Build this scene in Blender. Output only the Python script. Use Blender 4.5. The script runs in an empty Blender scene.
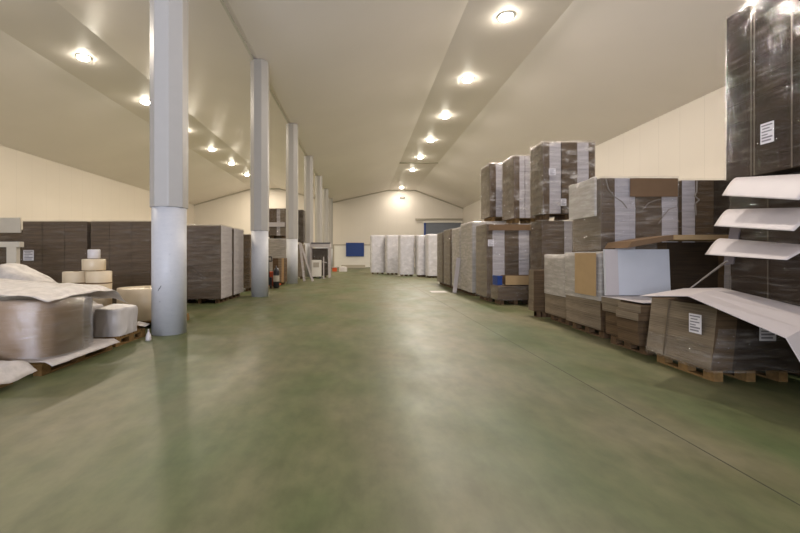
import bpy, bmesh, math, random
from mathutils import Vector, noise
random.seed(7)
S = bpy.context.scene
C = S.collection

# ---------------------------------------------------------------- camera, world, light, exposure
cam_d = bpy.data.cameras.new('camera'); cam_d.lens = 18.0; cam_d.sensor_width = 36.0
cam_d.shift_x = 0.05; cam_d.shift_y = -0.0131; cam_d.clip_end = 200
cam = bpy.data.objects.new('camera', cam_d); C.objects.link(cam)
cam.location = (0, 0, 1.4); cam.rotation_euler = (math.pi/2, 0, 0)
S.camera = cam
S.view_settings.view_transform = 'Standard'; S.view_settings.look = 'None'
S.view_settings.gamma = 1.0; S.view_settings.use_curve_mapping = False
S.view_settings.exposure = 0.28
W = bpy.data.worlds.new('world'); S.world = W; W.use_nodes = True
W.node_tree.nodes['Background'].inputs[0].default_value = (0.62, 0.75, 1.0, 1)
W.node_tree.nodes['Background'].inputs[1].default_value = 0.6
S.cycles.transparent_max_bounces = 16
LAMP_W = 290.0        # watts per downlight
LAMP_COL = (1.0, 0.885, 0.80)
LAMP_COL_L = (1.0, 0.85, 0.68)
# daylight that comes in by the open loading door in the wall behind the camera
dl = bpy.data.lights.new('daylight_through_open_door', 'AREA'); dl.shape = 'RECTANGLE'
dl.size = 6.4; dl.size_y = 4.2; dl.energy = 1500; dl.color = (0.80, 0.84, 1.0)
dlo = bpy.data.objects.new('daylight_through_open_door', dl); C.objects.link(dlo)
dlo.location = (-2.5, -5.9, 2.4); dlo.rotation_euler = (math.radians(142), 0, 0)   # tilted up: light thrown in off the bright yard

# ---------------------------------------------------------------- materials
def srgb(r, g, b):
    f = lambda c: (c/255/12.92) if c/255 <= 0.04045 else ((c/255+0.055)/1.055)**2.4
    return (f(r), f(g), f(b), 1)
def mat(name):
    m = bpy.data.materials.new(name); m.use_nodes = True
    return m, m.node_tree.nodes, m.node_tree.links, m.node_tree.nodes['Principled BSDF']
def coords(N, L, scale, rot=(0,0,0), obj=True):
    t = N.new('ShaderNodeTexCoord'); mp = N.new('ShaderNodeMapping')
    mp.inputs['Scale'].default_value = scale; mp.inputs['Rotation'].default_value = rot
    L.new(t.outputs['Object'], mp.inputs['Vector']); return mp.outputs['Vector']
def nz(N, L, vec, scale=1, detail=4, rough=.55):
    n = N.new('ShaderNodeTexNoise'); n.inputs['Scale'].default_value = scale
    n.inputs['Detail'].default_value = detail; n.inputs['Roughness'].default_value = rough
    L.new(vec, n.inputs['Vector']); return n.outputs['Fac']
def ramp(N, L, fac, stops):
    r = N.new('ShaderNodeValToRGB'); e = r.color_ramp.elements
    while len(e) < len(stops): e.new(0.5)
    for el, (p, c) in zip(e, stops): el.position = p; el.color = c
    L.new(fac, r.inputs[0]); return r.outputs[0]
def bump(N, L, h, b, strength=.3, dist=.01):
    n = N.new('ShaderNodeBump'); n.inputs['Strength'].default_value = strength
    n.inputs['Distance'].default_value = dist
    L.new(h, n.inputs['Height']); L.new(n.outputs[0], b.inputs['Normal']); return n
def plain(name, col, rough=.6, spec=.4, metal=0, var=.12, vs=6):
    m, N, L, b = mat(name)
    v = coords(N, L, (vs, vs, vs)); f = nz(N, L, v)
    c2 = tuple(x*(1-var) for x in col[:3])+(1,)
    L.new(ramp(N, L, f, [(.3, c2), (.7, col)]), b.inputs['Base Color'])
    b.inputs['Roughness'].default_value = rough; b.inputs['Metallic'].default_value = metal
    b.inputs['Specular IOR Level'].default_value = spec
    return m
def sheets(name, c_lo, c_hi, lines=90, rough=.75):
    """edges of stacked corrugated sheets: fine horizontal lines"""
    m, N, L, b = mat(name)
    a = nz(N, L, coords(N, L, (1.2, 1.2, lines)), 1, 3)
    p = nz(N, L, coords(N, L, (1.5, 1.5, 9)), 1, 3)
    mx = N.new('ShaderNodeMath'); mx.operation = 'MULTIPLY_ADD'
    L.new(a, mx.inputs[0]); mx.inputs[1].default_value = .6; 
    m2 = N.new('ShaderNodeMath'); m2.operation = 'MULTIPLY'; L.new(p, m2.inputs[0]); m2.inputs[1].default_value = .4
    L.new(m2.outputs[0], mx.inputs[2])
    L.new(ramp(N, L, mx.outputs[0], [(.33, c_lo), (.66, c_hi)]), b.inputs['Base Color'])
    b.inputs['Roughness'].default_value = rough; b.inputs['Specular IOR Level'].default_value = .2
    bump(N, L, a, b, .5, .006)
    return m
def film_mat(name, milk=.10, gloss=.55, tint=(.9,.9,.92,1), wr=1.0, streak=(1.2,1.2,7), rough=.12, milk2=None, lo=.3, rot=(.25,.15,.3)):
    m, N, L, b = mat(name)
    v = coords(N, L, streak, rot)
    s = nz(N, L, v, 2.2, 6, .6)
    big = nz(N, L, coords(N, L, (2, 2, 2.6)), 1.3, 3)
    ml = ramp(N, L, s, [(.40, (milk*lo,)*3+(1,)), (.54, (milk,)*3+(1,)), (.68, ((milk2 or min(1, milk*2.6)),)*3+(1,))])
    tr = N.new('ShaderNodeBsdfTransparent'); tr.inputs[0].default_value = (.97, .97, .97, 1)
    b.inputs['Base Color'].default_value = tint; b.inputs['Roughness'].default_value = .5
    b.inputs['Specular IOR Level'].default_value = .2
    gl = N.new('ShaderNodeBsdfGlossy'); gl.inputs['Roughness'].default_value = rough
    gl.inputs['Color'].default_value = (1, 1, 1, 1)
    ad = N.new('ShaderNodeMath'); ad.operation = 'ADD'; L.new(s, ad.inputs[0]); L.new(big, ad.inputs[1])
    bp = N.new('ShaderNodeBump'); bp.inputs['Strength'].default_value = .8*wr; bp.inputs['Distance'].default_value = .05
    L.new(ad.outputs[0], bp.inputs['Height']); L.new(bp.outputs[0], gl.inputs['Normal'])
    mix1 = N.new('ShaderNodeMixShader'); L.new(ml, mix1.inputs[0]); L.new(tr.outputs[0], mix1.inputs[1]); L.new(b.outputs[0], mix1.inputs[2])
    lw = N.new('ShaderNodeFresnel'); lw.inputs['IOR'].default_value = 1.5; L.new(bp.outputs[0], lw.inputs['Normal'])
    k = N.new('ShaderNodeMath'); k.operation = 'MULTIPLY'; k.use_clamp = True
    L.new(lw.outputs[0], k.inputs[0]); k.inputs[1].default_value = gloss*2
    mn = N.new('ShaderNodeMath'); mn.operation = 'MINIMUM'; L.new(k.outputs[0], mn.inputs[0]); mn.inputs[1].default_value = min(.9, gloss*.7); k = mn
    mix2 = N.new('ShaderNodeMixShader'); L.new(k.outputs[0], mix2.inputs[0]); L.new(mix1.outputs[0], mix2.inputs[1]); L.new(gl.outputs[0], mix2.inputs[2])
    L.new(mix2.outputs[0], N['Material Output'].inputs[0])
    return m
def panelled(name, col, axis, pitch, groove=.82, rough=.45, off=0.0, width=.012):
    """insulated sandwich panels: a joint every pitch metres"""
    m, N, L, b = mat(name)
    t = N.new('ShaderNodeTexCoord'); sx = N.new('ShaderNodeSeparateXYZ'); L.new(t.outputs['Object'], sx.inputs[0])
    mu = N.new('ShaderNodeMath'); mu.operation = 'MULTIPLY_ADD'; L.new(sx.outputs[axis], mu.inputs[0])
    mu.inputs[1].default_value = 1/pitch; mu.inputs[2].default_value = 100+off
    fr = N.new('ShaderNodeMath'); fr.operation = 'FRACT'; L.new(mu.outputs[0], fr.inputs[0])
    lt = N.new('ShaderNodeMath'); lt.operation = 'LESS_THAN'; L.new(fr.outputs[0], lt.inputs[0]); lt.inputs[1].default_value = width/pitch
    n = nz(N, L, coords(N, L, (.25, .25, .25)), 1, 3)
    c = ramp(N, L, n, [(.3, tuple(x*.95 for x in col[:3])+(1,)), (.7, col)])
    mx = N.new('ShaderNodeMixRGB'); L.new(lt.outputs[0], mx.inputs[0]); L.new(c, mx.inputs[1])
    mx.inputs[2].default_value = tuple(x*groove for x in col[:3])+(1,)
    L.new(mx.outputs[0], b.inputs['Base Color']); b.inputs['Roughness'].default_value = rough
    b.inputs['Specular IOR Level'].default_value = .35
    return m

M = {}
M['wall'] = panelled('cream_wall_panel', srgb(220,212,200), 1, 1.15, .80)
M['gable'] = panelled('cream_gable_panel', srgb(220,213,201), 0, 1.15, .86)
M['ceiling'] = panelled('cream_ceiling_panel', srgb(248,240,234), 1, 1.1, .96, .45)
M['trim'] = plain('grey_trim', srgb(176,168,152), .5, var=.05)
M['trim_white'] = plain('white_trim', srgb(226,222,212), .45, var=.05)
M['blue'] = plain('blue_paint', srgb(34,64,132), .55, var=.1)
M['shutter'] = panelled('grey_shutter_slats', srgb(116,122,132), 2, .14, .6, .4, width=.03)
M['white_door'] = panelled('white_door_panel', srgb(232,230,222), 2, .55, .85)
M['kraft'] = sheets('brown_corrugated_edges', srgb(64,50,36), srgb(110,89,64))
M['mid'] = sheets('mid_brown_corrugated_edges', srgb(80,67,53), srgb(122,104,84))
M['dark'] = sheets('dark_brown_corrugated_edges', srgb(38,29,20), srgb(66,52,37))
M['grey'] = sheets('grey_brown_sheet_edges', srgb(88,77,62), srgb(144,129,108))
M['pale'] = sheets('pale_grey_sheet_edges', srgb(140,132,120), srgb(186,178,166))
M['white_edge'] = sheets('white_sheet_edges', srgb(158,152,152), srgb(206,200,200), 70)
M['tan'] = plain('plain_kraft_board', srgb(176,148,108), .8, .15, var=.08)
M['brown_board'] = plain('brown_board', srgb(122,98,74), .8, .15, var=.1)
M['white_board'] = plain('white_board', srgb(194,186,183), .5, .35, var=.03)
M['bluewhite_board'] = plain('cool_white_board', srgb(200,202,206), .5, .35, var=.03)
M['wood'] = plain('pallet_wood', srgb(140,110,68), .8, .2, var=.4, vs=14)
M['wood_dark'] = plain('weathered_pallet_wood', srgb(104,82,58), .8, .2, var=.35, vs=14)
M['shade_board'] = plain('grey_violet_board', srgb(112,106,110), .6, .3, var=.1)  # own colour of the dark load's edge panel
M['joint'] = plain('dark_floor_joint', srgb(62,62,46), .6, .3, var=.3)
M['scuff'] = plain('black_scuff_mark', srgb(52,52,56), .6, .3)
M['paper'] = plain('label_paper', srgb(226,222,224), .6, .3, var=.03)
M['ink'] = plain('label_print', srgb(140,136,140), .7, .2)
M['strap'] = plain('plastic_strap', srgb(92,80,64), .35, .5)
M['black'] = plain('black_plastic', srgb(30,30,34), .4, .5)
M['orange'] = plain('orange_paint', srgb(206,84,34), .4, .5)
M['alu'] = plain('aluminium', srgb(205,205,200), .35, .5, .6, var=.05)
M['roll'] = plain('cream_film_roll', srgb(214,196,164), .35, .5, var=.07)
M['roll_brown'] = plain('tan_paper_roll', srgb(160,134,106), .4, .45, var=.1)
M['bag'] = plain('white_plastic_bag', srgb(206,201,198), .35, .5, var=.06)
M['rack'] = plain('pale_painted_rack', srgb(214,204,184), .5, .4, var=.06)
M['film'] = film_mat('clear_stretch_film', .06, .30, tint=(.82,.76,.68,1), wr=1.5, rough=.08, milk2=.22)
M['film_near'] = film_mat('crinkled_clear_stretch_film', .02, .07, tint=(.8,.74,.66,1), wr=1.2, streak=(1.2, 1.2, 9), rough=.06, milk2=.13, rot=(.55,.2,.3))
M['film_patchy'] = film_mat('stretch_film_with_folded_white_patches', .06, .35, tint=(.85,.80,.74,1), wr=1.5, streak=(1.1,1.1,2.2), rough=.08, milk2=.50, rot=(.4,.3,.2), lo=.2)  # pale opaque noise patches stand in for bright glints on the film
M['film_milky'] = film_mat('milky_stretch_film', .52, .35, tint=(.66,.61,.55,1), wr=1.0, milk2=.66, lo=.85)
M['film_white'] = film_mat('white_stretch_film', .72, .5, tint=(.74,.72,.73,1), wr=1.0, milk2=.85, lo=.9, streak=(1.5,1.5,2))
M['film_bag'] = film_mat('loose_white_plastic_sheet', .82, .22, tint=(.60,.55,.50,1), wr=1.0, streak=(3,3,3.5), milk2=.9, rough=.3, lo=.85)
M['film_roll'] = film_mat('glossy_film_over_rolls', .04, 1.2, tint=(.85,.85,.9,1), wr=.55, streak=(.8,.8,10), rough=.08)

# floor
m, N, L, b = mat('green_polished_concrete'); M['floor'] = m
base = nz(N, L, coords(N, L, (.9, .5, 1)), 1, 4, .5)
c1 = ramp(N, L, base, [(.34, srgb(87,97,62)), (.47, srgb(98,101,69)), (.60, srgb(108,105,77)), (.75, srgb(118,112,88))])
fine = nz(N, L, coords(N, L, (6, 3.5, 1)), 1, 4, .6)
c2 = ramp(N, L, fine, [(.35, (.74,.77,.72,1)), (.65, (1.10,1.09,1.06,1))])
mx = N.new('ShaderNodeMixRGB'); mx.blend_type = 'MULTIPLY'; mx.inputs[0].default_value = .8
L.new(c1, mx.inputs[1]); L.new(c2, mx.inputs[2])
trk = nz(N, L, coords(N, L, (3.2, .05, 1)), 1, 4, .6)      # tyre tracks and wear run along the hall
c3 = ramp(N, L, trk, [(.36, (.84,.86,.82,1)), (.56, (1,1,1,1))])
mx2 = N.new('ShaderNodeMixRGB'); mx2.blend_type = 'MULTIPLY'; mx2.inputs[0].default_value = .7
L.new(mx.outputs[0], mx2.inputs[1]); L.new(c3, mx2.inputs[2])
L.new(mx2.outputs[0], b.inputs['Base Color'])
rr = ramp(N, L, nz(N, L, coords(N, L, (1.6, 1.0, 1)), 1, 4, .5), [(.3, (.36,)*3+(1,)), (.7, (.50,)*3+(1,))])
L.new(rr, b.inputs['Roughness']); b.inputs['Specular IOR Level'].default_value = .28
bump(N, L, fine, b, .02, .01)

# column paint with scuffs
m, N, L, b = mat('white_column_paint'); M['col'] = m
sc = nz(N, L, coords(N, L, (9, 9, 22)), 1, 7, .7)
c = ramp(N, L, sc, [(.27, srgb(120,124,132)), (.33, srgb(190,192,196)), (.7, srgb(198,199,202))])
L.new(c, b.inputs['Base Color']); b.inputs['Roughness'].default_value = .45
M['col_clad'] = plain('grey_column_cladding', srgb(174,171,166), .4, .45, var=.03)

m, N, L, b = mat('lit_lamp_lens'); M['lens'] = m
b.inputs['Emission Color'].default_value = (1, .92, .76, 1); b.inputs['Emission Strength'].default_value = 115

# ---------------------------------------------------------------- geometry helpers
def bx(bm, x0, x1, y0, y1, z0, z1, mi=0):
    vs = [bm.verts.new(p) for p in ((x0,y0,z0),(x1,y0,z0),(x1,y1,z0),(x0,y1,z0),(x0,y0,z1),(x1,y0,z1),(x1,y1,z1),(x0,y1,z1))]
    for q in ((0,3,2,1),(4,5,6,7),(0,1,5,4),(1,2,6,5),(2,3,7,6),(3,0,4,7)):
        f = bm.faces.new([vs[i] for i in q]); f.material_index = mi
def bar(bm, a, b_, w, h=None, up=(0,0,1), mi=0):
    a = Vector(a); b_ = Vector(b_); d = (b_-a).normalized(); h = h or w
    u = Vector(up)
    if abs(d.dot(u)) > .95: u = Vector((0,1,0))
    s = d.cross(u).normalized(); t = s.cross(d).normalized()
    vs = [bm.verts.new(p + s*i*w/2 + t*j*h/2) for p in (a, b_) for i, j in ((-1,-1),(1,-1),(1,1),(-1,1))]
    for q in ((0,1,2,3),(7,6,5,4),(0,4,5,1),(1,5,6,2),(2,6,7,3),(3,7,4,0)):
        f = bm.faces.new([vs[i] for i in q]); f.material_index = mi
def lathe(bm, prof, cx=0, cy=0, n=24, mi=0, jit=0.0):
    rings = []
    for r, z in prof:
        if r <= 1e-6: rings.append([bm.verts.new((cx, cy, z))]); continue
        rings.append([bm.verts.new((cx+(r*(1+jit*noise.noise(Vector((math.cos(a)*2, math.sin(a)*2, z*4+cx*9)))))*math.cos(a),
            cy+(r*(1+jit*noise.noise(Vector((math.cos(a)*2, math.sin(a)*2, z*4+cx*9)))))*math.sin(a), z)) for a in [2*math.pi*i/n for i in range(n)]])
    for A, B in zip(rings, rings[1:]):
        for i in range(n):
            j = (i+1) % n
            vs = [A[i % len(A)], A[j % len(A)], B[j % len(B)], B[i % len(B)]]
            u = []
            for v in vs:
                if v not in u: u.append(v)
            if len(u) > 2:
                f = bm.faces.new(u); f.material_index = mi; f.smooth = True
def obj(name, bm, mats, parent=None, loc=None, smooth=False, bev=0):
    me = bpy.data.meshes.new(name)
    bmesh.ops.recalc_face_normals(bm, faces=bm.faces[:])
    bm.to_mesh(me); bm.free()
    for k in (mats if isinstance(mats, (list, tuple)) else [mats]): me.materials.append(M[k])
    if smooth:
        for p in me.polygons: p.use_smooth = True
    o = bpy.data.objects.new(name, me); C.objects.link(o)
    if parent: o.parent = parent
    if loc: o.location = loc
    if bev:
        md = o.modifiers.new('bevel', 'BEVEL'); md.width = bev; md.segments = 2; md.limit_method = 'ANGLE'
    return o
def thing(name, label, cat, loc=(0,0,0), rz=0, group=None):
    o = bpy.data.objects.new(name, None); C.objects.link(o); o.location = loc; o.rotation_euler = (0,0,rz)
    o.empty_display_size = .1
    o['label'] = label; o['category'] = cat
    if group: o['group'] = group
    return o
def tag(o, label, cat, group=None, kind=None):
    o['label'] = label; o['category'] = cat
    if group: o['group'] = group
    if kind: o['kind'] = kind
    return o
def struct(name, bm, mats, parent=None, **k):
    o = obj(name, bm, mats, parent, **k)
    if not parent: o['kind'] = 'structure'
    return o
def part(name, mats, parent, *boxes, **k):
    bm = bmesh.new()
    for q in boxes: bx(bm, *q)
    return obj(name, bm, mats, parent, **k)

# ---------------------------------------------------------------- the hall
XL, XR, Y0, Y1 = -20.75, 12.88, -6.0, 50.0
XV = -3.48
EL, ER, EV = 7.8, 7.4, 8.12
PROF = [(XL, EL), (-13.45, 9.86), (-10.1, 9.86), (XV, EV), (3.5, 9.65), (6.9, 9.65), (XR, ER)]
def nb(f):
    bm = bmesh.new(); f(bm); return bm
bm = bmesh.new(); bx(bm, XL, XR, Y0, Y1, -.2, 0); struct('floor', bm, 'floor')
bm = bmesh.new()
for (xa, za), (xb, zb) in zip(PROF, PROF[1:]):
    v = [bm.verts.new(p) for p in ((xa,Y0,za),(xb,Y0,zb),(xb,Y1,zb),(xa,Y1,za),(xa,Y0,za+.15),(xb,Y0,zb+.15),(xb,Y1,zb+.15),(xa,Y1,za+.15))]
    for q in ((0,1,2,3),(4,7,6,5),(0,4,5,1),(2,6,7,3)): bm.faces.new([v[i] for i in q])
struct('ceiling', bm, 'ceiling')
bm = bmesh.new(); bx(bm, XL-.2, XL, Y0, Y1, 0, EL+.1); struct('wall_left', bm, 'wall')
bm = bmesh.new(); bx(bm, XR, XR+.2, Y0, Y1, 0, ER+.1); struct('wall_right', bm, 'wall')
def gable(y0, y1, holes=()):
    bm = bmesh.new()
    pts = [(XL-.2, 0), (XR+.2, 0), (XR+.2, ER+.1)] + [(x, z+.1) for x, z in reversed(PROF)] + [(XL-.2, EL+.1)]
    a = [bm.verts.new((x, y0, z)) for x, z in pts]; b_ = [bm.verts.new((x, y1, z)) for x, z in pts]
    bm.faces.new(a); bm.faces.new(b_[::-1])
    for i in range(len(pts)): j = (i+1) % len(pts); bm.faces.new([a[i], b_[i], b_[j], a[j]])
    return bm
struct('wall_far', gable(Y1, Y1+.2), 'gable')
# wall behind the camera, with its open loading door (left opening)
bm = bmesh.new()
bx(bm, XL-.2, -5.8, Y0-.2, Y0, 0, 10); bx(bm, .8, XR+.2, Y0-.2, Y0, 0, 10); bx(bm, -5.8, .8, Y0-.2, Y0, 4.6, 10)
struct('wall_back', bm, 'gable')

# trims at the ceiling edges and the valley strip over the columns
def trim(n, f, m_='trim'):
    bm = bmesh.new(); f(bm); struct('trim_%d' % n, bm, m_)
def rake(bm):
    for (xa, za), (xb, zb) in zip(PROF, PROF[1:]): bar(bm, (xa, Y1-.06, za-.06), (xb, Y1-.06, zb-.06), .12, .14)
trim(1, rake)
trim(2, lambda bm: bx(bm, XV-.20, XV-.13, Y0, Y1-.15, EV-.02, EV+.10), 'trim_white')
trim(3, lambda bm: [bar(bm, (x, 40, z-.005), (x, 40.001, z-.005), .01) for x, z in ()] or bx(bm, 3.5, 6.9, 35.2, 35.5, 9.60, 9.66))
trim(4, lambda bm: (bx(bm, -3.4, 1.6, Y1-.10, Y1-.005, 2.74, 2.86), bx(bm, -3.42, -3.26, Y1-.10, Y1-.005, 0, 2.74)))
trim(5, lambda bm: bx(bm, 6.9, 12.8, Y1-.25, Y1-.03, 5.93, 6.08))
# floor joints
trim(6, lambda bm: bx(bm, 2.465, 2.477, .5, 49.9, -.004, .0008), 'joint')

# doors in the far wall
bm = bmesh.new(); bx(bm, 8.2, 12.6, Y1-.10, Y1-.02, 0, 5.55); d1 = struct('door_1', bm, 'shutter')
part('door_frame', 'blue', d1, (7.98, 8.2, Y1-.16, Y1-.01, 0, 5.55), (8.18, 8.2, Y1-.16, Y1-.01, 5.3, 5.5))
part('door_lintel', 'trim_white', d1, (7.85, 12.8, Y1-.16, Y1-.01, 5.56, 5.8))
bm = bmesh.new(); bx(bm, -3.2, 1.6, Y1-.08, Y1-.02, 0.02, 2.7); d2 = struct('door_2', bm, 'white_door')
o = part('blue_panel', 'blue', None, (-1.75, .5, Y1-.24, Y1-.11, 1.35, 3.05))
tag(o, 'blue rectangular panel mounted on the cream far end wall', 'panel')

# emergency lamp high on the gable
t = thing('emergency_lamp', 'small lamp fitting high on the far gable under the ridge', 'lamp', (5.3, Y1-.1, 8.7))
part('housing', 'trim', t, (-.18, .18, -.08, .1, -.1, .1)); part('spot_head', 'black', t, (-.3, -.19, -.12, 0, -.12, .02)); part('spot_head', 'black', t, (.19, .3, -.12, 0, -.12, .02))

# ---------------------------------------------------------------- columns
where = ['nearest of the row, beside the wrapped rolls', 'second of the row from the camera', 'third of the row, beside the white ladder',
         'fourth of the row, behind the white booth', 'fifth of the row', 'sixth of the row', 'last of the row, closest to the far wall']
for k in range(7):
    y = 7.3+6.6*k
    t = thing('column', 'round white column with grey faceted upper cladding, '+where[k], 'column', (XV, y, 0), group='row of columns')
    bm = bmesh.new(); lathe(bm, [(0,0),(.292,0),(.292,2.27),(0,2.27)], n=40); o = obj('column_shaft', bm, 'col', t)
    bm = bmesh.new()
    n = 8
    R_ = .298/math.cos(math.pi/8)
    ring = lambda z, r: [bm.verts.new((r*math.cos(math.pi/8+i*math.pi/4), r*math.sin(math.pi/8+i*math.pi/4), z)) for i in range(8)]
    a, b_ = ring(2.27, R_), ring(EV-.01, R_)
    bm.faces.new(a); bm.faces.new(b_)
    for i in range(8): bm.faces.new([a[i], a[(i+1)%8], b_[(i+1)%8], b_[i]])
    c = obj('column_cladding', bm, 'col_clad', t, bev=.012)
    if k == 0:
        bm = bmesh.new()
        for (a0, z0_, a1, z1_, w) in ((-1.75,1.03,-1.66,1.06,.012),(-1.66,1.06,-1.58,1.10,.010),(-1.80,1.01,-1.72,1.02,.008),(-1.52,.17,-1.40,.19,.01),(-1.6,.12,-1.45,.13,.008)):
            p = lambda a_, z_: (.2935*math.cos(a_), .2935*math.sin(a_), z_)
            bar(bm, p(a0, z0_-.22), p(a1, z1_-.22), .004, w)
        obj('black_scuff', bm, 'scuff', t)

# ---------------------------------------------------------------- ceiling downlights
def downlight(x, y, z, label, grp, col, pw=1.0):
    t = thing('ceiling_downlight', label, 'ceiling light', (x, y, z), group=grp)
    bm = bmesh.new(); lathe(bm, [(.225,-.03),(.28,-.03),(.29,0),(.29,.05),(.225,.05),(.225,-.03)], n=28); obj('lamp_rim', bm, 'trim_white', t)
    bm = bmesh.new(); lathe(bm, [(.226,-.028),(.22,-.06),(.17,-.10),(.09,-.125),(0,-.13)], n=28); obj('lamp_lens', bm, 'lens', t)
    l = bpy.data.lights.new('downlight_beam', 'AREA'); l.shape = 'DISK'; l.size = .42; l.energy = LAMP_W*pw; l.color = col
    lo = bpy.data.objects.new('downlight_beam', l); C.objects.link(lo); lo.parent = t; lo.location = (0,0,-.14)
ords = ['nearest', 'second', 'third', 'fourth', 'fifth', 'sixth', 'seventh', 'eighth']
k = 0
for i in range(-1, 8):
    y = 13.75+4.9*i
    if i == 6: continue
    if i < 0: lab = 'round ceiling downlight on the right ridge, out of view, ahead of the camera'
    else:
        lab = 'round lit downlight on the right hand ceiling ridge, %s from the camera' % ords[k] if k < 6 else 'round lit downlight on the right hand ceiling ridge, closest to the far wall'
        k += 1
    downlight(5.02, y, 9.65, lab, 'right ridge downlights', LAMP_COL, .45 if i == 7 else 1.0)
k = 0
for i in range(-1, 7):
    y = 17.0+4.9*i
    if i < 0: lab = 'round ceiling downlight over the left aisle, out of view, ahead of the camera'
    else: lab = 'round lit downlight on the left aisle ceiling, %s from the camera' % ords[k]; k += 1
    downlight(-11.75, y, 9.86, lab, 'left aisle downlights', LAMP_COL_L)

# ---------------------------------------------------------------- pallets and loads
def pallet(root, x0, x1, y0, y1, z0=0, mt='wood', fine=True):
    fine = True; x0 += .09; x1 -= .09; y0 += .06; y1 -= .06
    """EUR style pallet: deck boards, nine blocks and three base boards"""
    bm = bmesh.new(); n = 7 if y1-y0 > .8 else 5; w = (y1-y0)/n
    for i in range(n): bx(bm, x0, x1, y0+i*w+.012, y0+(i+1)*w-.012, z0+.122, z0+.144)
    for i in range(3):
        xc = x0+.05+i*((x1-x0)-.1)/2; bx(bm, xc-.05, xc+.05, y0, y1, z0+.1, z0+.122)
    p = obj('pallet', bm, mt, root)
    if fine:
        for i in range(3):
            for j in range(3):
                xc = x0+.05+i*((x1-x0)-.1)/2; yc = y0+.072+j*((y1-y0)-.144)/2
                part('block', mt, p, (xc-.05, xc+.05, yc-.072, yc+.072, z0+.022, z0+.1))
        for i in range(3):
            xc = x0+.05+i*((x1-x0)-.1)/2; part('base_board', mt, p, (xc-.05, xc+.05, y0, y1, z0, z0+.022))
    else:
        bm = bmesh.new()
        for i in range(3):
            xc = x0+.05+i*((x1-x0)-.1)/2; bx(bm, xc-.05, xc+.05, y0, y1, z0, z0+.022)
            for j in range(3):
                yc = y0+.072+j*((y1-y0)-.144)/2; bx(bm, xc-.05, xc+.05, yc-.072, yc+.072, z0+.022, z0+.1)
        obj('pallet_foot', bm, mt, p)
    return p
def bundles(root, x0, x1, y0, y1, z0, z1, layers, segs, side='grey', cols_y=1, jit=.004, lean=(0,0), name='carton_bundle', gap=.002):
    """segs: [(fraction of width, material)...] across the face; each layer is one bundle"""
    mats = []
    for _, m_ in segs:
        if m_ not in mats: mats.append(m_)
    if side not in mats: mats.append(side)
    si = mats.index(side); tot = sum(f for f, _ in segs); H = (z1-z0)/layers
    for c in range(cols_y):
        ya = y0+(y1-y0)*c/cols_y; yb = y0+(y1-y0)*(c+1)/cols_y-.01
        bm = bmesh.new(); x = 0
        for i, (f, m_) in enumerate(segs):
            w = (x1-x0)*f/tot; ins = .006 if m_.startswith('white') else 0
            n0 = len(bm.faces); bx(bm, x, x+w, ins, yb-ya-ins, 0, H-gap, mats.index(m_)); x += w
            bm.faces.ensure_lookup_table()
            if i == 0: bm.faces[n0+5].material_index = si
            if i == len(segs)-1: bm.faces[n0+3].material_index = si
        for v_ in bm.verts:      # a leaning stack leans in every bundle
            if v_.co.z > .01: v_.co.x += lean[0]/layers; v_.co.y += lean[1]/layers
        first = obj(name, bm, mats, root, bev=.0025)
        for k in range(layers):
            o = first if k == 0 else first.copy()
            if k: C.objects.link(o); o.parent = root
            t_ = k/layers
            o.location = (x0+random.uniform(-jit, jit)+lean[0]*t_, ya+random.uniform(-jit, jit)+lean[1]*t_, z0+k*H)
def film(root, x0, x1, y0, y1, z0, z1, m_='film', off=.02, amp=.012, lean=(0,0), name='stretch_film', top=True, r=.05, seed=None):
    x0 -= off; x1 += off; y0 -= off; y1 += off; z1 += off*.6
    bm = bmesh.new(); sd = seed if seed is not None else random.random()*50
    def per(n=10):
        pts = []
        cs = [(x0+r,y0+r,math.pi),(x1-r,y0+r,1.5*math.pi),(x1-r,y1-r,0),(x0+r,y1-r,.5*math.pi)]
        for i, (cx, cy, a0) in enumerate(cs):
            for j in range(3):
                a = a0+j*math.pi/4; pts.append((cx+r*math.cos(a), cy+r*math.sin(a)))
            nx = cs[(i+1)%4]; a = a0+math.pi/2; s = (cx+r*math.cos(a), cy+r*math.sin(a)); a = nx[2]; e = (nx[0]+r*math.cos(a), nx[1]+r*math.sin(a))
            for j in range(1, n): pts.append((s[0]+(e[0]-s[0])*j/n, s[1]+(e[1]-s[1])*j/n))
        return pts
    P = per(); nzv = max(4, int((z1-z0)/.12)); rings = []; cx, cy = (x0+x1)/2, (y0+y1)/2
    def disp(x, y, z):
        q = noise.noise(Vector((x*2.5+sd, y*2.5, z*3.2)))+.5*noise.noise(Vector((x*7+sd, y*7, z*9)))
        d = Vector((x-cx, y-cy)); d.normalize(); a = abs(q)*amp
        return x+d.x*a, y+d.y*a
    for k in range(nzv+1):
        t_ = k/nzv; z = z0+(z1-z0)*t_
        ring = []
        for (x, y) in P:
            xx, yy = disp(x, y, z); ring.append(bm.verts.new((xx+lean[0]*t_, yy+lean[1]*t_, z)))
        rings.append(ring)
    if top:
        for s, dz in ((.96, .006), (.6, .008), (.2, .008)):
            rings.append([bm.verts.new((cx+(x-cx)*s+lean[0], cy+(y-cy)*s+lean[1], z1+dz+amp*noise.noise(Vector((x*s*4+sd, y*s*4, 0))))) for x, y in P])
    for A, B in zip(rings, rings[1:]):
        for i in range(len(P)): j = (i+1)%len(P); bm.faces.new([A[i], A[j], B[j], B[i]])
    return obj(name, bm, m_, root, smooth=True)
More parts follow.
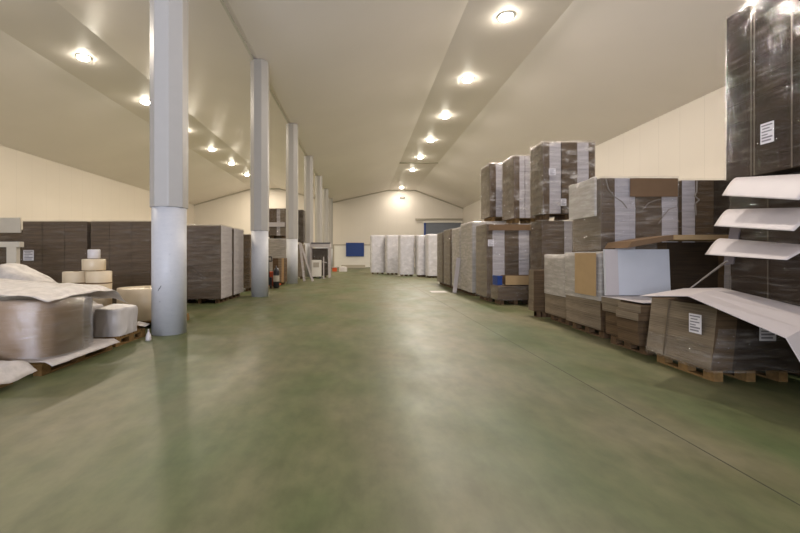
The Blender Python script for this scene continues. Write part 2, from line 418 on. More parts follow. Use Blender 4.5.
def label(root, x, y, z, w=.17, h=.24, face='x', tilt=0):
    """paper label on a face looking to -x or -y; x, y, z is its centre"""
    bm = bmesh.new(); b2 = bmesh.new()
    if face == 'x':
        bx(bm, x-.003, x, y-w/2, y+w/2, z-h/2, z+h/2)
        for k, (f0, f1) in enumerate(((.08,.9),(.15,.7),(.1,.86),(.1,.55),(.1,.9),(.1,.8))):
            zz = z+h/2-h*(.12+.15*k); bx(b2, x-.005, x-.003, y+w/2-w*f1, y+w/2-w*f0, zz-h*.03, zz+h*(.03 if k < 4 else .05))
    else:
        bx(bm, x-w/2, x+w/2, y-.003, y, z-h/2, z+h/2)
        for k, (f0, f1) in enumerate(((.08,.9),(.15,.7),(.1,.86),(.1,.55),(.1,.9),(.1,.8))):
            zz = z+h/2-h*(.12+.15*k); bx(b2, x-w/2+w*f0, x-w/2+w*f1, y-.005, y-.003, zz-h*.03, zz+h*(.03 if k < 4 else .05))
    p = obj('paper_label', bm, 'paper', root); obj('label_print', b2, 'ink', p)
    return p
def attach(o, t):
    o.parent = t; o.location = -t.location
    return o
def load(lab, x0, x1, y0, y1, z0, z1, layers, segs, side='grey', fm='film', grp=None, cols_y=1, pal=True, fine=False, lean=(0,0),
         film_kw=None, labels=(), straps=(), wood='wood_dark', name='pallet_load', jit=.004, top=None, fz=(0, 1)):
    cx, cy = (x0+x1)/2, (y0+y1)/2
    t = thing(name, lab, 'pallet load', (cx, cy, z0), group=grp)
    a, b_, c, d = x0-cx, x1-cx, y0-cy, y1-cy
    zb = 0
    if pal: pallet(t, a+.01, b_-.01, c+.01, d-.01, 0, wood, fine); zb = .146
    H = z1-z0
    bundles(t, a, b_, c, d, zb, H, layers, segs, side, cols_y, lean=lean, jit=jit)
    if top:
        part('top_sheet', top, t, (a+lean[0]-.02, b_+lean[0]+.02, c+lean[1]-.02, d+lean[1]+.02, H, H+.012))
    for (sx, sy, face) in straps:
        bm = bmesh.new()
        if face == 'x': bar(bm, (a-.014, sy-cy, zb), (a-.014+lean[0], sy-cy+lean[1], H), .004, .014, up=(0,1,0))
        else: bar(bm, (sx-cx, c-.014, zb), (sx-cx+lean[0], c-.014+lean[1], H), .014, .004, up=(0,1,0))
        obj('strap', bm, 'strap', t)
    if fm: film(t, a, b_, c, d, (zb-.02 if pal else .01)+(H-zb)*fz[0], H*fz[1]+.014, fm, lean=lean, top=fz[1] == 1, **(film_kw or {}))
    for (lx, ly, lz, w, h, face) in labels:
        off = .042
        if face == 'x': label(t, a-off+lean[0]*(lz-z0)/H, ly-cy, lz-z0, w, h, 'x')
        else: label(t, lx-cx, c-off, lz-z0, w, h, 'y')
    return t
K1 = [(1,'kraft')]; D1 = [(1,'dark')]; G1 = [(1,'grey')]; WH = [(1,'white_edge')]
GR = 'carton loads along the right side'; GL = 'carton loads along the left side'; GW = 'white wrapped loads before the far wall'

# --- right side, from the camera outwards
load0 = load('low leaning carton load with two paper labels, under the drooping white sheet', 3.84, 4.86, 4.38, 5.38, 0, .84, 3, [(.25,'kraft'),(.03,'dark'),(.8,'dark')], 'grey', 'film',
     GR, fine=True, wood='wood', labels=((0, 4.62, .62, .17, .22, 'x'), (4.42, 0, .60, .18, .24, 'y')), lean=(.10, .03), jit=.0015, straps=((0,5.05,'x'),), film_kw={'amp':.008}, fz=(0, .68))
darkload = load('dark wrapped carton load behind the curved white flaps, under the tallest load', 5.06, 6.3, 3.9, 5.47, 0, 2.34, 9, D1, 'dark', 'film_near', GR, cols_y=1,
     fine=True, straps=((0,4.95,'x'),(0,4.55,'x')))
load('tall dark film wrapped load, topmost at the right edge, glinting', 5.0, 6.3, 3.3, 5.47, 2.42, 4.64, 9, D1, 'dark', 'film_near', GR, cols_y=2, pal=False,
     fine=True, straps=((0,5.10,'x'),(0,5.06,'x'),(0,4.62,'x')), labels=((0,4.87,2.90,.16,.25,'x'),), film_kw={'amp':.02})

# curved white flaps that stick out of the dark load
def grid_sheet(name, rows, m_, thick=.006, sub=2, parent=None):
    bm = bmesh.new(); V = [[bm.verts.new(p) for p in r] for r in rows]
    for A, B in zip(V, V[1:]):
        for i in range(len(A)-1): bm.faces.new([A[i], A[i+1], B[i+1], B[i]])
    o = obj(name, bm, m_, parent, smooth=True)
    if sub:
        s = o.modifiers.new('sub', 'SUBSURF'); s.levels = s.render_levels = sub; s.boundary_smooth = 'PRESERVE_CORNERS'
    md = o.modifiers.new('solid', 'SOLIDIFY'); md.thickness = thick; md.offset = 0
    return o
def wp(px, py, d): return ((px-360)*d/400, d, 1.4-(py-256)*d/400)
def lerp(a, b, t_): return tuple(a[i]+(b[i]-a[i])*t_ for i in range(3))
for (ra, rb, oa, ob, lab) in ((wp(740,178,5.28), wp(838,172,4.2), wp(722,195.5,5.08), wp(799,200,4.15), 'highest of the three curved white card flaps on the dark load'),
        (wp(732,210,5.34), wp(838,207,4.2), wp(714,226,5.12), wp(794,231,4.12), 'middle one of the three curved white card flaps on the dark load'),
        (wp(724,239,5.42), wp(836,249,4.22), wp(705,254.5,5.16), wp(787,260,4.12), 'lowest of the three curved white card flaps on the dark load')):
    rows = []
    for k in range(7):
        u = k/6; a = lerp(ra, oa, u); b_ = lerp(rb, ob, u); bz = .07*math.sin(math.pi*u**.8)
        rows.append([(lambda p: (p[0], p[1], p[2]+bz))(lerp(a, b_, v)) for v in (0, .25, .5, .75, 1)])
    o = grid_sheet('card_flap', rows, 'white_board', .004)
    tag(o, lab, 'card flap', 'curved white flaps')

def rope(name, lab, pts, w, m_='film_cord', root=None):
    bm = bmesh.new()
    for a, b_ in zip(pts, pts[1:]): bar(bm, a, b_, w, w*.7)
    o = obj(name, bm, m_, root)
    if lab: tag(o, lab, 'plastic film')
    return o
M['film_cord'] = plain('twisted_film_strand', srgb(150,142,132), .25, .6)
rope('film_strand', 'pale twisted film strand hanging between the lowest flap and the drooping sheet', [wp(688,290,5.6), wp(700,281,5.5), wp(712,272,5.35), wp(720,266,5.2), wp(727,261,4.96)], .022)
# grey edge panel of the dark load, seen beside the flaps
bm = bmesh.new()
q = [wp(738,188,5.42), wp(748,188,5.30), wp(733,264,5.32), wp(723,265,5.44)]
a_ = [bm.verts.new(p) for p in q]; b2_ = [bm.verts.new((p[0]+.02, p[1]+.005, p[2])) for p in q]
bm.faces.new(a_); bm.faces.new(b2_[::-1])
for k in range(4): bm.faces.new([a_[k], b2_[k], b2_[(k+1)%4], a_[(k+1)%4]])
attach(obj('edge_board', bm, 'shade_board'), darkload)
# drooping white sheet over the low load
rows = []
F = [wp(640,296,4.75), wp(688,296,4.35), wp(786,338,3.4), wp(822,398,3.22)]
B = [wp(684,288.5,5.55), wp(722,288,5.3), wp(830,314,4.0), wp(900,384,3.8)]
for f, g in zip(F, B):
    rows.append([tuple(f[i]+(g[i]-f[i])*s for i in range(3)) for s in (0, .33, .66, 1)])
o = grid_sheet('card_sheet', rows, 'white_board', .008, sub=0)
for p_ in o.data.polygons: p_.use_smooth = False
tag(o, 'large white card sheet drooping over the low leaning load', 'card sheet')

# low stepped load on pallet, white board on it
t = thing('pallet_load', 'low uneven pile of brown carton bundles under the upright white board', 'pallet load', (4.5, 6.03, 0), group=GR)
pallet(t, -.55, .6, -.45, .48, 0, 'wood_dark')
for (a, b_, c, d, z0, z1, n, mt, s) in ((-.62,.0,-.46,.0,.146,.50,2,'kraft','kraft'), (-.52,.0,.03,.50,.146,.52,2,'kraft','kraft'), (.03,.6,-.46,.48,.146,.48,2,'kraft','kraft'),
        (-.66,-.02,-.52,-.03,.50,.72,2,'kraft','grey'), (-.56,.0,.01,.50,.52,.745,2,'kraft','grey'), (.02,.58,-.5,.48,.48,.74,2,'kraft','grey')):
    bundles(t, a, b_, c, d, z0, z1, n, [(1,mt)], s, jit=.025)
o = part('card_flap', 'white_board', t, (-.6,.0,-.5,.44,.748,.754))
o['label'] = 'thin white card on top of the pile'
bm = bmesh.new(); bar(bm, (0,0,0), (0,.06,.75), 1.06, .05, up=(0,1,0))
bmesh.ops.delete(bm, geom=bm.verts[:], context='VERTS'); bx(bm, 0, 1.05, 0, .04, 0, .745)
wb = obj('white_board', bm, 'bluewhite_board', None, (3.965, 6.45, .765), bev=.004); wb.rotation_euler = (math.radians(-3), 0, math.radians(0))
tag(wb, 'upright white board standing on the low brown pile', 'board')
bm = bmesh.new(); bx(bm, 0, .21, -.006, -.001, .0, .745); e = obj('folded_edge', bm, 'white_board', wb)

load('half height load with pale film and a tan flap hung over its side', 4.05, 5.0, 6.74, 7.88, 0, 1.44, 6, [(1,'kraft')], 'grey', 'film_milky', GR, fz=(.40, 1),
     film_kw={'amp':.015})
o = part('card_flap', 'tan', None, (3.985, 3.992, 6.76, 7.42, .72, 1.455)); tag(o, 'plain tan card flap hanging over the side of the pale film load', 'card flap')
load('half height load in pale milky film, beside the small dark stack', 4.12, 5.2, 8.0, 8.92, 0, 1.40, 6, K1, 'grey', 'film_milky', GR, fz=(.36, 1))
load('dark brown stack standing behind and right of the upright white board', 5.08, 6.5, 6.62, 6.84, 0, 1.63, 3, [(1.0,'dark'),(.12,'kraft'),(.25,'white_edge'),(.3,'dark')], 'kraft', None, GR, pal=False)
t = load('wrapped load with brown top band and glossy pale side, topmost over the tan flap', 4.17, 5.5, 6.92, 7.85, 1.49, 2.75, 5, [(.19,'kraft'),(.20,'white_edge'),(.08,'white_edge'),(.36,'kraft'),(.22,'white_edge')], 'grey', 'film', GR, pal=False,
     film_kw={'amp':.02})
dk_ = load('full height dark wrapped load between the brown banded one and the tallest load', 5.60, 6.6, 6.95, 7.9, 0, 2.72, 10, [(.25,'white_edge'),(.35,'kraft'),(.5,'dark')], 'kraft', 'film_near', GR, pal=False)

attach(part('card_band', 'brown_board', None, (4.64, 5.46, 6.868, 6.875, 2.42, 2.735)), t)
for pts in ([(4.22,6.865,2.72),(4.26,6.86,2.55),(4.36,6.86,2.42),(4.50,6.86,2.33),(4.58,6.86,2.22)], [(4.85,6.86,2.20),(4.95,6.86,2.31),(5.08,6.86,2.36),(5.20,6.86,2.38)], [(5.12,6.86,1.95),(5.2,6.86,2.08),(5.3,6.86,2.2),(5.42,6.86,2.24)]):
    attach(rope('film_fold', None, pts, .012), t)
attach(rope('film_knot', None, [(5.80,6.885,2.70),(5.78,6.87,2.50),(5.74,6.86,2.43),(5.82,6.86,2.36),(5.75,6.86,2.30),(5.77,6.87,2.1)], .018), dk_)
# milky film patch that paints a bright reflection on the upper load's side
t = thing('loose_film', 'loose glossy clear film patch hanging on the side of the brown banded load', 'plastic film', (4.10, 7.4, 2.1))
film(t, -.004, .02, -.42, .42, .0, .66, 'film_milky', off=.01, amp=.03, r=.01, name='film_patch')

# shallow open tray of kraft board, lying on the white board
t = thing('carton_tray', 'shallow open kraft carton tray lying over the upright white board', 'carton', (4.3, 6.25, 1.525))
bm = bmesh.new()
v = [bm.verts.new(p) for p in ((-.18,-.1,.0),(.52,-.1,.13),(.52,.5,.13),(-.18,.5,.0),(-.12,-.1,.10),(.52,-.1,.20),(.52,.5,.20),(-.12,.5,.10))]
for q in ((0,1,2,3),(0,1,5,4),(4,5,6,7),(3,2,6,7),(0,4,7,3)): bm.faces.new([v[i] for i in q])
obj('tray_body', bm, 'brown_board', t)  # same kraft as the edge; its shaded side is put into a browner colour
part('tray_edge', 'tan', t, (.52, 1.66, -.12, -.09, .135, .20), (.52, 1.66, -.12, .5, .125, .135))

load('small dark carton stack standing beside the low tray load', 3.95, 4.5, 9.1, 9.38, 0, 1.08, 4, [(1,'kraft')], 'grey', None, GR)
load('striped lower load under the widest upper load', 4.70, 6.1, 10.35, 11.0, 0, 2.31, 9, [(.8,'kraft'),(.28,'white_edge'),(.35,'kraft'),(.28,'white_edge'),(.2,'kraft')], 'kraft', 'film', GR)
load('widest of the three upper wrapped loads, with white stripes', 4.71, 6.05, 10.3, 11.05, 2.35, 4.33, 8, [(.13,'kraft'),(.22,'white_edge'),(.02,'dark'),(.30,'kraft'),(.22,'white_edge'),(.12,'kraft')], 'grey', 'film_patchy', GR,
     labels=((4.93, 0, 3.56, .17, .17, 'y'), (5.22,0,2.78,.14,.18,'y')), wood='wood_dark', film_kw={'amp':.03})
t = load('low brown load carrying the open tan carton and the blue crate', 3.94, 5.05, 11.45, 12.05, 0, .52, 2, K1, 'grey', 'film', GR, top='brown_board')
t = thing('open_carton', 'open tan carton lying on the low tray load', 'carton', (4.62, 11.7, .575))
part('carton_side', 'tan', t, (-.46,.46,-.27,-.26,.0,.26)); part('carton_body', 'brown_board', t, (-.4,.42,.26,.27,.0,.26), (-.4,-.39,-.26,.26,0,.26), (.41,.42,-.26,.26,0,.26), (-.39,.41,-.26,.26,0,.01))
t = thing('crate', 'small blue crate beside the open tan carton on the low tray load', 'crate', (4.02, 11.7, .562))
part('crate_wall', 'blue', t, (-.07,.07,-.2,-.185,0,.26), (-.07,.07,.185,.2,0,.26), (-.07,-.055,-.185,.185,0,.26), (.055,.07,-.185,.185,0,.26)); part('crate_rim', 'blue', t, (-.08,.08,-.215,-.2,.23,.27), (-.08,-.07,-.2,.2,.23,.27)); part('crate_base', 'blue', t, (-.055,.055,-.185,.185,0,.015))
t = load('big load with two white stripes and a brown top band, above the open carton', 3.87, 5.4, 12.22, 13.35, 0, 2.38, 10, [(.13,'kraft'),(.26,'white_edge'),(.31,'kraft'),(.23,'white_edge'),(.16,'kraft')], 'grey', 'film', GR,
     labels=((3.99, 0, 1.80, .18, .2, 'y'),))
attach(part('card_band', 'brown_board', None, (3.92, 5.3, 12.16, 12.17, 2.18, 2.36)), t)
load('middle one of the three upper wrapped loads', 4.70, 5.9, 12.22, 13.2, 2.42, 4.46, 8, [(.15,'kraft'),(.14,'white_edge'),(.01,'dark'),(.14,'white_edge'),(.4,'kraft'),(.2,'white_edge')], 'grey', 'film_patchy', GR, wood='wood', film_kw={'amp':.03})
load('farthest and narrowest of the three upper wrapped loads', 4.50, 5.6, 13.85, 14.9, 2.62, 4.60, 8, [(.18,'kraft'),(.28,'white_edge'),(.5,'kraft')], 'grey', 'film_patchy', GR, wood='wood', top='white_board')
load('wrapped load with white top sheet, just past the big striped load', 3.90, 5.5, 13.9, 15.45, 0, 2.58, 10, D1, 'grey', 'film_milky', GR, top='white_board', cols_y=2)
load('wrapped load beside the leaning white board, two past the striped one', 3.90, 5.3, 15.6, 16.9, 0, 2.5, 10, [(.2,'dark'),(.3,'white_edge'),(.6,'dark')], 'grey', 'film_milky', GR, cols_y=2)
load('second farthest wrapped load of the right hand row', 3.88, 5.3, 17.2, 18.5, 0, 2.55, 10, K1, 'grey', 'film', GR, cols_y=2)
load('farthest wrapped load of the right hand row, nearest the white loads', 3.86, 5.3, 18.7, 20.0, 0, 2.5, 10, K1, 'grey', 'film', GR, cols_y=2)

bm = bmesh.new(); bar(bm, (3.58, 15.15, .01), (3.81, 15.45, 1.33), .15, .012, up=(0,1,0)); o = obj('white_strip', bm, 'white_board'); tag(o, 'narrow white board leaning against the wrapped row', 'board')
bm = bmesh.new(); bx(bm, 2.75, 3.35, 15.3, 15.9, .002, .01); o = obj('floor_card', bm, 'white_board'); tag(o, 'flat white card lying on the floor by the wrapped row', 'card sheet')

# --- white wrapped loads before the far wall
wl = [(371,385,31,'leftmost of the white wrapped loads before the far wall'), (386.6,399,30,'second from the left of the white wrapped loads'), (400,414.5,27.6,'middle one of the five white wrapped loads'),
      (417.5,427.5,26.8,'fourth from the left of the white wrapped loads'), (428,440,25.6,'rightmost of the white wrapped loads, by the brown row')]
for i, (a, b_, d, lab) in enumerate(wl):
    zt = 1.4+(20.5 if i < 4 else 21.5)*d/400
    load(lab, (a-360)*d/400, (b_-360)*d/400-.02, d, d+1.1, 0, zt, 6, WH, 'white_edge', 'film_white', GW, film_kw={'amp':.05, 'r':.12})

# ---------------------------------------------------------------- left side
load('dark wrapped double load in the left back row with a white paper label', -9.02, -7.30, 10.7, 11.8, 0, 2.33, 8, [(1,'mid')], 'mid', 'film_near', GL, labels=((-8.83, 0, 1.42, .28, .28, 'y'),), film_kw={'amp':.02}, straps=((-8.5,0,'y'),(-7.9,0,'y')))
load('dark wrapped double load in the left back row beside the nearest column', -7.20, -5.55, 10.7, 11.8, 0, 2.33, 8, [(1,'mid')], 'mid', 'film_near', GL, film_kw={'amp':.02}, straps=((-6.7,0,'y'),(-6.1,0,'y')))
load('wrapped load with crossed tape on its dark face, right of the nearest column', -5.40, -4.08, 11.75, 12.75, 0, 2.30, 8, [(1,'mid')], 'white_edge', 'film', GL, fine=True, film_kw={'amp':.02})
load('pale sided wrapped load right behind the one with crossed tape', -5.45, -4.08, 12.95, 14.0, 0, 2.30, 8, [(1,'mid')], 'white_edge', 'film', GL, fine=True)
o = thing('tape_cross', 'strips of pale tape on the dark face right of the nearest column', 'tape', (-4.9, 11.68, .8))
bm = bmesh.new(); bar(bm, (-.25,0,.35), (.2,0,-.05), .012, .03, up=(0,0,1)); bar(bm, (-.22,0,.22), (-.02,0,.32), .012, .025); bar(bm, (-.02,0,.32), (.35,0,-.05), .012, .025); obj('tape_strip', bm, 'strap', o)
load('narrow brown load between the first two columns', -5.6, -4.35, 15.8, 16.9, 0, 2.25, 8, [(1,'kraft')], 'kraft', 'film', GL)
load('brown load at the foot of the third column', -4.15, -3.62, 19.0, 19.85, 0, 1.3, 5, [(.5,'kraft'),(.3,'grey'),(.2,'tan')], 'kraft', None, GL)
load('grey wrapped lower load behind the pallet truck', -5.35, -3.95, 21.2, 22.3, 0, 2.3, 8, [(1,'grey'),(.2,'kraft'),(.3,'grey')], 'kraft', 'film_milky', GL)
t = load('upper load with white band, stacked behind the pallet truck', -5.35, -3.95, 21.2, 22.3, 2.34, 3.9, 6, [(1,'kraft'),(.2,'white_edge'),(.3,'grey')], 'kraft', 'film', GL, top='brown_board')
attach(part('card_band', 'white_board', None, (-5.2, -3.98, 21.14, 21.15, 2.95, 3.18)), t)
load('dark lower load behind the white ladder', -5.5, -3.45, 24.3, 25.3, 0, 2.1, 8, [(1,'grey')], 'grey', 'film', GL)
load('dark upper load behind the white ladder', -5.5, -3.45, 24.3, 25.3, 2.14, 4.2, 8, [(1,'dark')], 'dark', 'film', GL)
load('plain wrapped load in the left back corner behind the rack', -11.2, -9.15, 10.9, 12.0, 0, 2.1, 8, [(1,'kraft')], 'kraft', 'film', GL, top='brown_board')
o = part('pale_board', 'rack', None, (-11.0, -9.02, 10.62, 10.66, 2.02, 2.42)); tag(o, 'pale horizontal board at the left edge above the rack', 'board')
t = thing('rack_frame', 'pale painted rack frame at the left edge behind the plastic sheeting', 'rack', (-8.4, 9.0, 0))
part('beam', 'rack', t, (-1.2, .79, -.06, .06, 1.60, 1.72)); part('post', 'rack', t, (.49, .71, -.05, .05, 0, 1.60)); part('post', 'rack', t, (-1.2, -1.0, -.05, .05, 0, 1.60))

# wrapped rolls in the left foreground
def roll(name, x, y, z0, z1, r, lab, m_='roll', grp='film rolls on pallets', bands=()):
    t = thing(name, lab, 'roll', (x, y, z0), group=grp); H = z1-z0
    bm = bmesh.new(); lathe(bm, [(.05,.0),(r-.012,0),(r,.012),(r,H-.012),(r-.012,H),(.05,H)], n=40, jit=.004); obj('roll_body', bm, m_, t)
    bm = bmesh.new(); lathe(bm, [(.05,-.0),(.05,H+.004),(.038,H+.004),(.038,0)], n=20); obj('roll_core', bm, 'brown_board', t)
    for zb in bands:
        bm = bmesh.new(); lathe(bm, [(r,zb-.012),(r+.004,zb-.01),(r+.004,zb+.01),(r,zb+.012)], n=40); obj('tape_band', bm, 'brown_board', t)
    return t
def bare_pallet(lab, x0, x1, y0, y1, mt='wood'):
    t = thing('wooden_pallet', lab, 'pallet', (x0, y0, 0), group='pallets under the rolls'); pallet(t, 0, x1-x0, 0, y1-y0, 0, mt); return t
bare_pallet('wooden pallet under the big tan wrapped rolls', -5.0, -3.62, 4.6, 6.05)
bare_pallet('wooden pallet under the white plastic bundles', -4.95, -3.66, 6.08, 7.05)
bare_pallet('wooden pallet under the wide cream roll behind the column', -5.0, -3.66, 7.65, 8.85)
bare_pallet('wooden pallet under the stacked slim rolls', -6.4, -5.06, 7.4, 8.6)
bare_pallet('wooden pallet cut by the left picture edge in the foreground', -5.0, -3.72, 3.6, 4.45)

roll('paper_roll', -4.20, 5.20, .146, .87, .50, 'biggest tan roll, in glossy film at the front left', 'roll_brown')
# second roll of that load standing behind, narrower
roll('paper_roll', -4.62, 5.86, .146, .0+.84, .22, 'slim tan roll behind the biggest roll on the same pallet', 'roll_brown')
roll('film_roll', -4.36, 8.2, .146, .76, .54, 'wide cream roll on the pallet behind the nearest column', 'roll')
roll('film_roll', -5.22, 8.0, .146, 1.10, .225, 'right one of the two tall slim cream rolls', 'roll', bands=(.72,.5))
roll('film_roll', -5.68, 8.0, .146, 1.09, .225, 'left one of the two tall slim cream rolls', 'roll', bands=(.72,.5))
roll('film_roll', -5.32, 8.0, 1.115, 1.34, .205, 'short cream roll lying on top of the two tall slim rolls', 'roll')
roll('small_roll', -5.32, 8.0, 1.35, 1.53, .11, 'small white roll at the very top of the roll pile', 'bag')

# film skins and plastic sheets
def wrap_blob(name, lab, cat, x0, x1, y0, y1, z0, z1, m_, amp=.04, dome=.08, flare=.0, n=36, seed=1.0, r=.3, top=True, grp=None):
    """loose film over goods: rounded box with folds, closed top"""
    bm = bmesh.new(); cx, cy = (x0+x1)/2, (y0+y1)/2; hx, hy = (x1-x0)/2, (y1-y0)/2; rings = []
    zs = [(0, 1+flare), (.12, 1+flare*.35), (.25, 1), (.5, 1), (.75, 1), (.92, .99), (1.0, .95), (1.03, .8), (1.04, .55), (1.05, .25)]
    for t_, s in zs:
        ring = []
        for i in range(n*2):
            a = math.pi*i/n; c_, s_ = math.cos(a), math.sin(a); p = 5 if r < .3 else 3.2
            rr = (abs(c_)**p+abs(s_)**p)**(-1/p)
            x = cx+hx*rr*c_*s; y = cy+hy*rr*s_*s
            q = noise.noise(Vector((x*3+seed, y*3, t_*3)))+.5*noise.noise(Vector((x*9+seed, y*9, t_*7)))
            x += c_*abs(q)*amp; y += s_*abs(q)*amp
            z = z0+(z1-z0)*min(t_, 1)
            x += c_*amp*.35*noise.noise(Vector((x*22+seed, y*22, t_*16))); y += s_*amp*.35*noise.noise(Vector((x*22, y*22+seed, t_*16)))
            if t_ >= .92: z += dome*(1-s)*1.2+noise.noise(Vector((x*4+seed, y*4, 5)))*dome*.9*(1.0-s+.15)
            ring.append(bm.verts.new((x, y, z)))
        rings.append(ring)
    for A, B_ in zip(rings, rings[1:]):
        for i in range(2*n): j = (i+1)%(2*n); bm.faces.new([A[i], A[j], B_[j], B_[i]])
    bm.faces.new(rings[-1])
    o = obj(name, bm, m_, None, smooth=True); tag(o, lab, cat, grp)
    s = o.modifiers.new('sub', 'SUBSURF'); s.levels = s.render_levels = 1
    return o
wrap_blob('stretch_film', 'glossy clear film wound round the biggest tan roll', 'plastic film', -4.76, -3.66, 4.64, 5.74, .15, .88, 'film_roll', .01, .02, n=48, seed=3, r=.4)
def drape(name, lab, pts, m_, amp=.03, seed=0.0, n=26, thick=.004):
    """loose sheet: height field over a rectangle, hanging at the edges"""
    (x0, x1, y0, y1), hf = pts
    bm = bmesh.new(); V = []
    for i in range(n+1):
        row = []
        for j in range(n+1):
            u, v = i/n, j/n; x = x0+(x1-x0)*u; y = y0+(y1-y0)*v
            z = hf(u, v, x, y)+amp*(noise.noise(Vector((x*3+seed, y*3, 1)))+.6*noise.noise(Vector((x*8+seed, y*5, 2)))+.24*noise.noise(Vector((x*18+seed, y*14, 2))))
            x += amp*.6*noise.noise(Vector((y*5, z*6, seed))); y += amp*.6*noise.noise(Vector((x*5, z*6, seed+4)))
            row.append(bm.verts.new((x, y, z)))
        V.append(row)
    for i in range(n):
        for j in range(n): bm.faces.new([V[i][j], V[i+1][j], V[i+1][j+1], V[i][j+1]])
    o = obj(name, bm, m_, None, smooth=True); tag(o, lab, 'plastic sheet')
    md = o.modifiers.new('solid', 'SOLIDIFY'); md.thickness = thick
    return o
sm = lambda e0, e1, x: (lambda t_: t_*t_*(3-2*t_))(max(0, min(1, (x-e0)/(e1-e0))))
# sheet over the big rolls: high at the far left, edge hanging at the aisle side
drape('plastic_sheet', 'loose creased plastic sheet lying over the big tan rolls', ((-5.35, -3.68, 4.72, 6.35), lambda u, v, x, y: .91+.08*(1-u)+.10*math.sin(v*3.1)*(1-u*.5)-.05*sm(.86, 1, u)-.20*sm(.78, 1, v)), 'film_bag', .022, 1.3, 40)
drape('plastic_sheet', 'humped plastic sheet over goods farther back at the left edge', ((-7.6, -4.9, 6.6, 7.6), lambda u, v, x, y: .62+.62*math.exp(-((x+6.5)/.85)**2)*math.sin(min(1, v*1.3)*1.6)-.15*sm(.7, 1, u)), 'film_bag', .05, 6.1, 34)
wrap_blob('wrapped_bundle', 'goods bulging under the humped plastic sheet at the left edge', 'bundle', -7.2, -5.3, 6.7, 7.38, 0, .62, 'bag', .03, .03, seed=12, r=.2)
wrap_blob('plastic_bundle', 'left one of the two white plastic wrapped bundles', 'bundle', -4.88, -4.24, 6.12, 6.72, .15, .60, 'bag', .05, .05, seed=21, r=.2, grp='white plastic bundles')
wrap_blob('plastic_bundle', 'right one of the two white plastic wrapped bundles', 'bundle', -4.16, -3.74, 6.18, 6.78, .15, .57, 'bag', .05, .05, seed=27, r=.2, grp='white plastic bundles')
drape('plastic_sheet', 'crumpled plastic left on the pallet beside the white bundles', ((-4.5, -3.68, 6.86, 7.04), lambda u, v, x, y: .20+.05*math.sin(u*3)), 'film_bag', .03, 9.1, 12)
# film skirts spread on the pallets
drape('plastic_sheet', 'film skirt spread over the pallet edge under the biggest roll', ((-4.95, -3.585, 4.66, 5.98), lambda u, v, x, y: .165-.05*sm(.94, 1, u)), 'film_bag', .008, 14.0, 30)
drape('plastic_sheet', 'film skirt on the pallet cut by the left picture edge', ((-4.9, -3.60, 3.7, 4.46), lambda u, v, x, y: .24+.20*(1-sm(.0, .8, u))-.12*sm(.88, 1, u)), 'film_bag', .03, 17.0, 24)
# small white bottle on the floor
t = thing('spray_bottle', 'small white bottle standing on the floor beside the nearest column', 'bottle', (-3.50, 6.62, 0))
bm = bmesh.new(); lathe(bm, [(0,0),(.045,0),(.045,.03),(.035,.10),(.015,.14),(.015,.15),(0,.15)], n=20); obj('bottle_body', bm, 'bag', t)
bm = bmesh.new(); lathe(bm, [(0,.15),(.013,.15),(.010,.19),(0,.19)], n=14); obj('bottle_cap', bm, 'white_board', t)

# ---------------------------------------------------------------- pallet truck, ladder, booth
t = thing('pallet_truck', 'orange and black hand pallet truck parked past the second column', 'pallet truck', (-3.95, 17.5, 0))
part('fork', 'orange', t, (-.26,-.10,.1,1.2,.06,.12)); part('fork', 'orange', t, (.10,.26,.1,1.2,.06,.12))
part('truck_body', 'orange', t, (-.26,.26,-.05,.12,.10,.20), (-.2,.2,-.04,.10,.2,.72), bev=.02)
part('pump', 'black', t, (-.13,.13,-.22,-.04,.12,.48), bev=.02)
bm = bmesh.new(); bar(bm, (0,-.12,.45), (0,-.25,1.25), .05); bar(bm, (-.16,-.24,1.18), (.16,-.24,1.18), .05); bar(bm, (-.16,-.24,1.18), (-.14,-.26,1.36), .04); bar(bm, (.16,-.24,1.18), (.14,-.26,1.36), .04); bar(bm, (-.15,-.26,1.36), (.15,-.26,1.36), .05)
obj('handle', bm, 'black', t)
for s in (-.09, .09):
    bm = bmesh.new()
    for i in range(20):
        pass
    lathe(bm, [(0,-.03),(.09,-.03),(.09,.03),(0,.03)], n=20); w = obj('wheel', bm, 'black', t, (s, -.16, .09)); w.rotation_euler = (0, math.pi/2, 0)
t = thing('canister', 'dark upright canister with a pale band beside the pallet truck', 'canister', (-3.62, 17.3, 0))
bm = bmesh.new(); lathe(bm, [(0,.02),(.11,.02),(.13,.06),(.13,.75),(.08,.86),(.03,.9),(.03,.98),(0,.98)], n=20); obj('canister', bm, 'black', t)
bm = bmesh.new(); lathe(bm, [(.132,.3),(.134,.31),(.134,.55),(.132,.56)], n=20); obj('canister_band', bm, 'trim', t)

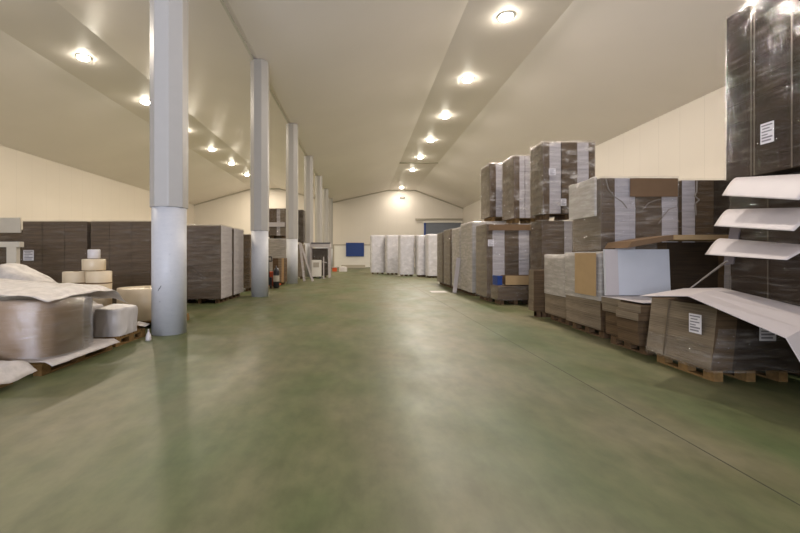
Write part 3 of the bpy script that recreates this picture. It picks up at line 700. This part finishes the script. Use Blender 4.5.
t = thing('step_ladder', 'white folding step ladder standing open past the third column', 'ladder', (-3.05, 22.3, 0))
bm = bmesh.new()
for s in (-.24, .24): bar(bm, (-.05, s, 0), (-.30, s*.7, 2.15), .06, .04)
obj('front_rail', bm, 'white_board', t)
bm = bmesh.new()
for s in (-.24, .24): bar(bm, (.42, s, 0), (-.26, s*.7, 2.12), .05, .04)
obj('rear_rail', bm, 'white_board', t)
for k in range(1, 8):
    u = k/8; x = -.05-.25*u; bm = bmesh.new(); bar(bm, (x, -.24+.07*u, 2.15*u), (x, .24-.07*u, 2.15*u), .09, .025); obj('step', bm, 'alu', t)
t = thing('booth', 'white framed booth with flat roof before the fourth column', 'booth', (-2.55, 26.3, 0))
part('roof', 'white_board', t, (-.7,.62,-.45,.45,1.98,2.22)); part('roof_edge', 'black', t, (-.6,.64,-.48,-.455,2.20,2.27))
for (px, py) in ((.50,-.42),(.50,.36)): part('post', 'white_board', t, (px,px+.12,py,py+.07,0,1.98))
for (px, py) in ((-.7,-.42),(-.7,.36)): part('post', 'white_board', t, (px,px+.06,py,py+.07,0,1.98))
load('dark load standing under the roof of the white booth', -3.1, -2.12, 26.0, 26.6, 0, 1.9, 7, D1, 'dark', 'film', GL)
t = thing('machine_cabinet', 'pale grey machine cabinet before the white booth', 'cabinet', (-2.7, 25.0, 0))
part('cabinet_body', 'trim_white', t, (-.32,.28,-.2,.2,.12,1.15), bev=.02); part('control_panel', 'trim', t, (-.2,.16,-.215,-.2,.7,1.0)); part('foot', 'black', t, (-.3,-.2,-.18,.18,0,.12), (.16,.26,-.18,.18,0,.12))
t = thing('pole_stand', 'thin pale stand with arms beside the machine cabinet', 'stand', (-2.27, 25.0, 0))
bm = bmesh.new(); bar(bm, (0,0,0), (0,0,1.35), .06); obj('stand_pole', bm, 'white_board', t)
bm = bmesh.new(); bar(bm, (-.15,0,.01), (.12,0,.01), .06, .02); bar(bm, (0,-.15,.01), (0,.15,.01), .06, .02); bar(bm, (-.08,0,1.05), (.2,0,.98), .05); obj('stand_foot', bm, 'white_board', t)

t = thing('carton_box', 'small orange and white carton on the floor before the far wall', 'carton', (-2.2, 36.4, 0))
part('carton_body', 'orange', t, (-.3,.1,-.2,.2,0,.35)); part('carton_flap', 'white_board', t, (-.32,.12,-.22,.22,.35,.40))
wrap_blob('white_sack', 'slumped white sack on the floor beside the small orange carton', 'sack', -1.9, -1.2, 36.1, 36.7, 0, .4, 'bag', .05, .06, seed=33, r=.4)
bm = bmesh.new(); bx(bm, -2.2, .6, 47.0, 47.15, 0, .35); o = obj('low_rail', bm, 'trim'); tag(o, 'long low grey rail on the floor under the blue panel', 'rail')
